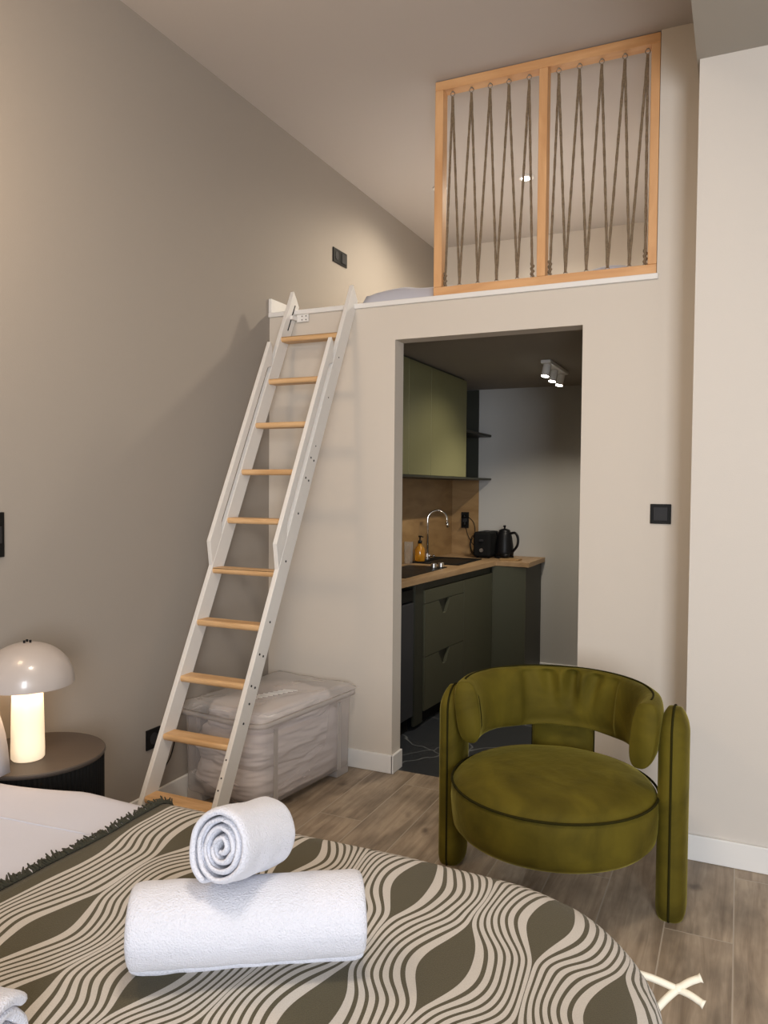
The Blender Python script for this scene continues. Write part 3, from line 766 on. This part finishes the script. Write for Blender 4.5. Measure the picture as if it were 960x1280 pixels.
def leg(cx, cy, t, d, rot, H, taper=0):
    """rounded slab: t thick, d deep along the direction rot (0 = +y)"""
    bm = nb(); n_ = 40; L = []
    def sec(z):
        if z < .03: s1 = 1-.12*(1-z/.03)**2; return s1, s1
        if z > H-d*.5:
            q = (z-(H-d*.5))/(d*.5); q = min(q, 1); s = math.sqrt(max(0, 1-q*q))
            q2 = max(0, (z-(H-.10))/.10); st_ = 1-.62*q2**2.6
            return st_ if q < 1 else st_*.0, s
        return 1, 1
    zs = [0, .01, .03]+[.03+(H-d*.5-.03)*k/12 for k in range(1, 13)]+[H-d*.5+d*.5*math.sin(k/12*PI/2) for k in range(1, 13)]
    for z in zs:
        st_, sd_ = sec(z)
        sd_ = max(sd_, .03)
        ring = []
        for i in range(n_):
            th = 2*PI*i/n_; c_, s_ = math.cos(th), math.sin(th); e = 2/2.7
            u = math.copysign(abs(c_)**e, c_)*t/2*st_; v = math.copysign(abs(s_)**e, s_)*d/2*sd_
            ring.append(bm.verts.new((cx+u*math.cos(rot)-v*math.sin(rot), cy+u*math.sin(rot)+v*math.cos(rot), z)))
        L.append(ring)
    for A, B in zip(L, L[1:]):
        for i in range(n_): bm.faces.new((A[i], A[(i+1) % n_], B[(i+1) % n_], B[i]))
    bm.faces.new(L[0][::-1]); bm.faces.new(L[-1])
    o = obj('leg', bm, M['velvet'], ch, smooth=True)
    bm = nb(); pp = []
    def S(v, z): return (cx-v*math.sin(rot), cy+v*math.cos(rot), z)
    for z in (.003, .01, .03): pp.append(S(-d/2*sec(z)[1]-.001, z))
    for k in range(1, 13): pp.append(S(-d/2-.001, .03+(H-d*.5-.03)*k/12))
    for k in range(1, 24):
        t_ = PI*k/24; pp.append(S(-(d/2+.001)*math.cos(t_), H-d*.5+(d*.5+.002)*math.sin(t_)))
    for k in range(12, -1, -1): pp.append(S(d/2+.001, .03+(H-d*.5-.03)*k/12))
    tube(bm, pp, .0036, 7); q = obj('piping', bm, M['seatpipe'], o, smooth=True); q.matrix_parent_inverse = o.matrix_parent_inverse.copy()
    q.matrix_parent_inverse = Matrix()
    return o
leg(-.962, 2.735, .092, .165, .03, .660)
leg(-.180, 2.690, .095, .165, -.03, .688)
leg(CX-.045, 3.015, .075, .235, PI/2+.05, .62)

def backrest():
    RI, RO, ZB, ZT = .262, .350, .494, .714
    bcx, bcy = CX, CY+.03
    a0, a1 = math.radians(-14), math.radians(194)
    bm = nb(); NA, NS = 260, 40; L = []
    for i in range(NA+1):
        t_ = i/NA; an = a0+(a1-a0)*t_
        # end rounding
        s_end = min(t_, 1-t_)*(a1-a0)*.31
        q = min(1, s_end/.035); sc_ = .88+.12*math.sqrt(max(0, 1-(1-q)**2))
        ring = []
        cr, cz = (RI+RO)/2, (ZB+ZT)/2
        back = abs(t_-.5)*2
        for k in range(NS):
            th = 2*PI*k/NS; c_, s_ = math.cos(th), math.sin(th); e = 2/2.9
            u = math.copysign(abs(c_)**e, c_)*(RO-RI)/2; v = math.copysign(abs(s_)**e, s_)*(ZT-ZB)/2
            # pleats radiating in the middle of the inner face
            dd = 0
            if c_ < -.2:
                z_n = (v/((ZT-ZB)/2)+1)/2; spread = (t_-.5)*26*(1.15-.35*z_n)
                dd = .055*math.cos(spread*3.3)*math.exp(-((t_-.5)/.10)**2)*max(0, z_n-.35)
                dd += .020*(1/(1+math.exp((abs(t_-.5)-.185)*150)))   # centre panel set back a little
                dd *= min(1, (-c_-.2)*3)*min(1, (1-abs(s_))*4)
            lean = .012*(v/((ZT-ZB)/2))
            rr_ = cr+u*sc_+dd+lean
            ring.append(bm.verts.new((bcx+rr_*math.cos(an), bcy+rr_*math.sin(an), cz+v*(.80+.20*sc_ if sc_ < 1 else 1)+.004*noise.noise((an*3, th, 0)))))
        L.append(ring)
    for A, B in zip(L, L[1:]):
        for k in range(NS): bm.faces.new((A[k], A[(k+1) % NS], B[(k+1) % NS], B[k]))
    bm.faces.new(L[0][::-1]); bm.faces.new(L[-1])
    o = obj('backrest', bm, M['velvet'], ch, smooth=True)
    bm = nb(); pp = []
    for i in range(100):
        an = a0+.10+(a1-a0-.20)*i/99; pp.append((bcx+(RI+.058)*math.cos(an), bcy+(RI+.058)*math.sin(an), ZT+.0005))
    def endp(an, z, r): return (bcx+r*math.cos(an), bcy+r*math.sin(an), z)
    def pr_(k): return RI+.0005+.036*abs(k/4-1)**4+.012*(k/4-1)
    start = [endp(a0+.095, ZB+.008+(ZT-ZB-.016)*k/8, pr_(k)) for k in range(9)]
    fin = [endp(a1-.095, ZT-.008-(ZT-ZB-.016)*k/8, pr_(8-k)) for k in range(9)]
    tube(bm, start+pp[1:-1]+fin, .0036, 7); q = obj('piping', bm, M['seatpipe'], o, smooth=True); q.matrix_parent_inverse = Matrix()
backrest()

# ------------------------------------------------------------------ kitchen
FS = .0674
def fx(y): return -1.687+(y-3.52)*FS           # front edge of the worktop
SB = -1.0
# worktop
wt = thing('worktop', 'oak worktop running along the kitchen and stepping out at the far end', 'worktop', (-1.85, 4.6, .85))
bm = nb(); prism(bm, [(KL, 3.53), (fx(3.53), 3.53), (fx(5.30), 5.30), (-1.325, 5.285), (-1.325, KB-.001), (KL, KB-.001)], .850, .884)
obj('board', bm, M['oak'], wt, bevel=.002)
# splashback
sp_ = thing('splashback', 'oak panel splashback between the worktop and the wall cabinets', 'splashback', (KL, 4.6, .885))
bx('side_panel', (KL+.0005, KL+.012, 3.53, 5.14, .885, 1.462), M['oaksplash'], sp_)
bx('side_panel', (KL+.0005, KL+.012, 5.137, KB-.013, .885, 1.462), M['oaksplash'], sp_)
bx('end_panel', (KL+.012, -1.852, KB-.0125, KB-.0005, .885, 1.462), M['oaksplash'], sp_)
# skewed front panel helper
def front(name, ya, yb, z0, z1, t, m, par, inset=.022, notch=None, bev=.0015):
    bm = nb()
    pts = [(ya, z0), (yb, z0), (yb, z1), (ya, z1)]
    if notch:
        c_, w_, h_ = notch
        pts = [(ya, z0), (yb, z0), (yb, z1), (c_+w_/2, z1), (c_+w_*.12, z1-h_), (c_-w_*.12, z1-h_), (c_-w_/2, z1), (ya, z1)]
    def P(y, z, d): return (fx(y)-inset-d, y, z)
    A = [bm.verts.new(P(y, z, 0)) for y, z in pts]; B = [bm.verts.new(P(y, z, t)) for y, z in pts]
    bm.faces.new(A); bm.faces.new(B[::-1])
    for i in range(len(pts)):
        j = (i+1) % len(pts); bm.faces.new((A[i], B[i], B[j], A[j]))
    return obj(name, bm, m, par, bevel=bev)
def carcass(name, ya, yb, z0, z1, m, par, inset=.042):
    bm = nb(); prism(bm, [(KL+.001, ya), (fx(ya)-inset, ya), (fx(yb)-inset, yb), (KL+.001, yb)], z0, z1); return obj(name, bm, m, par)
# fridge
fg = thing('fridge', 'black undercounter fridge beneath the worktop at the kitchen opening', 'fridge', (-1.88, 3.82, 0))
carcass('body', 3.56, 4.05, .02, .825, M['black'], fg, .06)
front('door', 3.56, 4.05, .09, .745, .03, M['fridge'], fg, .025, bev=.004)
front('control_strip', 3.56, 4.05, .755, .822, .03, M['black'], fg, .028, bev=.003)
front('plinth', 3.56, 4.05, 0, .08, .02, M['blackmat'], fg, .06)
# filler and drawer base cabinet
bc = thing('base_cabinet', 'dark green base cabinet with notched drawers under the sink', 'cabinet', (-1.85, 4.7, 0))
carcass('carcass', 4.15, 5.295, .08, .849, M['greendark'], bc)
front('filler_panel', 4.075, 4.185, .02, .846, .018, M['greendark'], bc, .03)
front('top_panel', 4.190, 4.775, .720, .800, .018, M['green'], bc)
front('drawer_front', 4.190, 4.775, .405, .7165, .018, M['green'], bc, notch=(4.47, .17, .085))
front('drawer_front', 4.190, 4.775, .085, .4015, .018, M['green'], bc, notch=(4.47, .17, .085))
front('door', 4.779, 5.290, .085, .800, .018, M['green'], bc)
front('rail_strip', 4.190, 5.290, .803, .846, .012, M['greendark'], bc, .032)
front('plinth', 4.15, 5.290, 0, .08, .015, M['blackmat'], bc, .07)
# projecting end cabinet
ec = thing('end_cabinet', 'dark green end cabinet standing forward by the far kitchen wall', 'cabinet', (-1.55, 5.5, 0))
bx('body', (-1.60, -1.365, 5.312, KB-.016, .04, .849), M['green'], ec)
bx('front_panel', (-1.592, -1.350, 5.298, 5.312, .04, .846), M['green'], ec, bevel=.0015)
bx('side_panel', (-1.365, -1.350, 5.313, KB-.016, .04, .846), M['greendark'], ec, bevel=.0015)
bx('plinth', (-1.58, -1.38, 5.33, KB-.016, 0, .04), M['blackmat'], ec)
# wall cabinets
UX = -1.752
uc = thing('wall_cabinet', 'sage green wall cabinet with three plain doors over the worktop', 'cabinet', (-1.9, 4.4, 1.47))
bx('carcass', (KL+.0005, UX-.02, 3.53, 5.165, 1.478, KC-.003), M['greendark'], uc)
for a, b_ in ((3.53, 3.775), (3.778, 4.130), (4.133, 4.486), (4.489, 5.165)):
    bx('door', (UX-.019, UX, a, b_, 1.478, KC-.018), M['greenup'], uc, bevel=.0015)
bx('base_board', (KL+.013, UX+.002, 3.53, KB-.0135, 1.463, 1.477), M['greendark'], uc)
sh = thing('open_shelf', 'dark open corner shelf between the wall cabinet and far wall', 'shelf', (-1.95, 5.5, 1.48))
bx('back_panel', (-2.06, -1.858, KB-.016, KB-.0005, 1.478, KC-.003), M['greendark'], sh)
bx('side_panel', (KL+.0005, KL+.014, 5.17, KB-.017, 1.478, KC-.003), M['greendark'], sh)
bx('shelf_board', (KL+.015, UX, 5.17, KB-.0165, 1.795, 1.812), M['greendark'], sh, bevel=.001)

ZW = .884
# hob
hb = thing('hob', 'black glass hob set in the worktop with steel knobs', 'hob', (-1.85, 4.45, ZW))
bx('glass_plate', (-1.985, -1.715, 4.02, 4.70, ZW, ZW+.005), M['black'], hb, bevel=.002)
for q, (x_, y_) in enumerate(((-1.770, 4.60), (-1.745, 4.70-.035))):
    bm = nb(); cyl(bm, (x_, y_, ZW+.005), (x_, y_, ZW+.034), .019, 20); obj('knob', bm, M['steel'], hb, smooth=False, bevel=.003)
for x_, y_ in ((-1.90, 4.20), (-1.88, 4.50)):
    bm = nb(); tube(bm, [(x_+.07*math.cos(a*PI/16), y_+.07*math.sin(a*PI/16), ZW+.0052) for a in range(32)], .0008, 4, closed=True); obj('cooking_zone', bm, M['greyplastic'], hb)
# sink
sk = thing('sink', 'black composite sink sunk into the oak worktop beside the hob', 'sink', (-1.86, 5.1, ZW))
bm = nb(); X0, X1_, YA, YB_ = -2.045, -1.690, 4.86, 5.36
for d in ((X0, X1_, YA, YA+.03), (X0, X1_, YB_-.03, YB_), (X0, X0+.075, YA+.03, YB_-.03), (X1_-.03, X1_, YA+.03, YB_-.03)): box(bm, d[0], d[1], d[2], d[3], ZW, ZW+.006)
obj('rim', bm, M['blackmat'], sk, bevel=.001)
bx('basin', (X0+.076, X1_-.031, YA+.031, YB_-.031, ZW-.0, ZW+.0018), M['black'], sk)
# tap
tp = thing('kitchen_tap', 'tall arched chrome tap standing behind the black sink', 'tap', (-2.01, 5.08, ZW+.006))
fx0, fy0, z0 = -2.005, 5.08, ZW+.006
bm = nb(); cyl(bm, (fx0, fy0, z0), (fx0, fy0, z0+.045), .021, 20); obj('base', bm, M['chrome'], tp, bevel=.003)
pts = [(fx0, fy0, z0+.045), (fx0, fy0, z0+.27)]
dxy = Vector((.118, .075, 0))
for k in range(1, 17):
    t_ = PI*k/16; c_ = Vector((fx0, fy0, z0+.285))+dxy*.5; pts.append(c_-dxy*.5*math.cos(t_)+Vector((0, 0, .065*math.sin(t_))))
pts.append(Vector(pts[-1])+Vector((0, 0, -.018)))
bm = nb(); tube(bm, pts, .0085, 12); obj('spout', bm, M['chrome'], tp, smooth=True)
e = Vector(pts[-1]); bm = nb(); cyl(bm, e, e+Vector((.006, .004, -.035)), .011, 14); obj('nozzle', bm, M['chrome'], tp, smooth=True)
bm = nb(); cyl(bm, (fx0+.018, fy0-.01, z0+.028), (fx0+.065, fy0-.03, z0+.034), .007, 12); obj('lever', bm, M['chrome'], tp, smooth=True)
# soap bottle
sb = thing('soap_bottle', 'glass pump bottle of amber soap beside the tap', 'bottle', (-2.015, 4.96, ZW+.006))
bm = nb(); lathe(bm, [(0, ZW+.007), (.033, ZW+.007), (.036, ZW+.012), (.036, ZW+.085), (.030, ZW+.10), (.013, ZW+.118), (.013, ZW+.130), (0, ZW+.130)], -2.012, 4.96, 28); obj('bottle_body', bm, M['amber'], sb, smooth=True)
bm = nb(); lathe(bm, [(0, ZW+.1305), (.015, ZW+.1305), (.015, ZW+.150), (.005, ZW+.152), (.005, ZW+.172), (.012, ZW+.174), (.012, ZW+.184), (0, ZW+.184)], -2.012, 4.96, 20)
cyl(bm, (-2.012, 4.96, ZW+.179), (-1.985, 4.95, ZW+.176), .004, 8); obj('pump', bm, M['black'], sb, smooth=True)
# glasses
for x_, y_, lb in ((-2.03, 4.80, 'tall clear drinking glass beside the amber soap bottle'),):
    bm = nb(); lathe(bm, [(0, ZW+.001), (.028, ZW+.001), (.031, ZW+.15), (.029, ZW+.15), (.026, ZW+.008), (0, ZW+.008)], x_, y_, 28)
    tag(obj('drinking_glass', bm, M['glass'], smooth=True), lb, 'glass')
# outlet on end panel and its cables
plate('power_outlet', 'black outlet with plugs on the oak splashback beside the toaster', 'outlet', (-1.958, KB-.0125, 1.150), '-y', .062, .125, 1)
# toaster
to = thing('toaster', 'black toaster beside the kettle on the worktop corner', 'toaster', (-1.715, 5.55, ZW))
bm = nb(); box(bm, -1.790, -1.655, 5.45, 5.70, ZW+.008, ZW+.195); obj('body', bm, M['blackmat'], to, bevel=.022, seg=4)
for y_ in (5.49, 5.66):
    for x_ in (-1.765, -1.68):
        bm = nb(); cyl(bm, (x_, y_, ZW), (x_, y_, ZW+.009), .009, 10); obj('foot', bm, M['blackmat'], to)
for x_ in (-1.745, -1.70): bx('bread_slot', (x_-.011, x_+.011, 5.48, 5.67, ZW+.1945, ZW+.1965), M['greyplastic'], to)
bm = nb(); box(bm, -1.737, -1.708, 5.434, 5.452, ZW+.125, ZW+.14); obj('lever', bm, M['greyplastic'], to, bevel=.003)
bm = nb(); cyl(bm, (-1.722, 5.451, ZW+.06), (-1.722, 5.44, ZW+.06), .014, 16); obj('dial', bm, M['steel'], to)
# kettle
kx, ky = -1.577, 5.55
M['kblack'] = mat('gloss_black_enamel', (.005, .005, .006), .4, spec=.25)
kt = thing('kettle', 'black electric kettle with curved handle next to the toaster', 'kettle', (kx, ky, ZW))
bm = nb(); lathe(bm, [(0, ZW), (.066, ZW), (.069, ZW+.006), (.069, ZW+.020), (0, ZW+.020)], kx, ky, 36); obj('power_base', bm, M['blackmat'], kt, smooth=False)
bm = nb(); lathe(bm, [(0, ZW+.021), (.066, ZW+.021), (.069, ZW+.04), (.066, ZW+.09), (.058, ZW+.15), (.048, ZW+.19), (.044, ZW+.197), (0, ZW+.197)], kx, ky, 40); obj('kettle_body', bm, M['kblack'], kt, smooth=True)
bm = nb(); lathe(bm, [(.044, ZW+.197), (.040, ZW+.209), (.022, ZW+.217), (.007, ZW+.220), (.006, ZW+.230), (.012, ZW+.236), (.010, ZW+.243), (0, ZW+.245)], kx, ky, 30); obj('lid', bm, M['kblack'], kt, smooth=True)
bm = nb(); tube(bm, smoothpath([(kx+.046, ky-.01, ZW+.185), (kx+.085, ky-.02, ZW+.190), (kx+.108, ky-.026, ZW+.155), (kx+.104, ky-.026, ZW+.10), (kx+.070, ky-.018, ZW+.055)], 7), .0095, 10); obj('handle', bm, M['kblack'], kt, smooth=True)
bm = nb(); tube(bm, [(kx-.045, ky+.015, ZW+.16), (kx-.068, ky+.02, ZW+.188)], [.016, .008], 10); obj('spout', bm, M['kblack'], kt, smooth=True)
o = bx('serving_board', (-1.560, -1.420, 5.36, 5.46, ZW, ZW+.014), M['oaksplash'], bevel=.003); tag(o, 'small wooden board lying in front of the kettle', 'board')
bm = nb(); lathe(bm, [(0, ZW+.0145), (.024, ZW+.0145), (.032, ZW+.045), (.029, ZW+.045), (.021, ZW+.02), (0, ZW+.02)], -1.53, 5.41, 24); tag(obj('small_bowl', bm, M['black'], smooth=True), 'small glossy black bowl on the wooden board by the kettle', 'bowl')
for pts_, lb in (([(-1.955, KB-.025, 1.18), (-1.93, KB-.07, 1.185), (-1.87, KB-.08, 1.14), (-1.855, KB-.08, 1.06), (-1.885, KB-.09, .98), (-1.86, KB-.12, .91), (-1.80, KB-.14, ZW+.006), (-1.77, 5.70, ZW+.02)], 'black toaster cable looping from the upper plug to the toaster'),
                 ([(-1.955, KB-.025, 1.12), (-1.93, KB-.06, 1.07), (-1.90, KB-.08, 1.01), (-1.85, KB-.10, .96), (-1.835, KB-.10, 1.02), (-1.87, KB-.10, 1.03), (-1.88, KB-.12, .95), (-1.82, KB-.16, ZW+.004), (-1.66, 5.74, ZW+.004), (-1.60, 5.63, ZW+.008)], 'black kettle cable twisting from the lower plug to the kettle')):
    bm = nb(); tube(bm, smoothpath(pts_, 8), .0032, 6); cyl(bm, (pts_[0][0], KB-.0225, pts_[0][2]), (pts_[0][0], KB-.055, pts_[0][2]), .014, 12)
    tag(obj('power_cable', bm, M['black'], smooth=True), lb, 'cable', 'cables at the kitchen outlet')

# kitchen ceiling spotlight bar
LXc, LYc = -1.06, 4.80
kl = thing('ceiling_spotlight', 'white ceiling spotlight with three lit heads in the kitchen', 'light', (LXc, LYc, KC))
bx('mounting_plate', (LXc-.03, LXc+.03, LYc-.24, LYc+.28, KC-.022, KC-.0005), M['trim'], kl, bevel=.004)
for k, (dx, dy, dz) in enumerate(((-.0, -.19, .0), (-.01, .05, .0), (-.01, .25, .0))):
    bm = nb(); a = Vector((LXc+dx, LYc+dy, KC-.022)); b2 = a+Vector((-.012, -.01, -.070+dz)); cyl(bm, a, b2, .024, 20); hd = obj('lamp_head', bm, M['trim'], kl, smooth=False, bevel=.003)
    bm = nb(); dr = (b2-a).normalized(); cyl(bm, b2+dr*.0005, b2+dr*.003, .021, 20); q = obj('lit_lens', bm, M['bulb'], hd); q.matrix_parent_inverse = Matrix()
    spot('kitchen_spot_light', b2+dr*.01, b2+dr*.5+Vector((-.14 if k == 0 else .04, .06 if k != 1 else .12, 0)), 9, (1, .90, .74), 2.25, .6, .02)
# loft ceiling spotlight
for q, (x_, y_, lb) in enumerate(((-1.219, 4.667, 'small round lit ceiling spotlight seen through the left bay ropes'), (-1.760, 4.616, 'small round lit ceiling spotlight beyond the left post of the balustrade'))):
    T = thing('ceiling_spotlight', lb, 'light', (x_, y_, CZ))
    bm = nb(); lathe(bm, [(0, CZ-.0005), (.044, CZ-.0005), (.044, CZ-.010), (.032, CZ-.012), (.032, CZ-.004)], x_, y_, 32); obj('housing_ring', bm, M['trim'], T, smooth=False)
    bm = nb(); lathe(bm, [(0, CZ-.006), (.031, CZ-.006), (.031, CZ-.008), (0, CZ-.008)], x_, y_, 24); obj('lit_lens', bm, M['bulb'], T)
    spot('loft_spot_light', (x_, y_, CZ-.02), (x_, y_, 0), (50, 9)[q], (1, .88, .70), 2.9, .5, (.06, .10)[q])
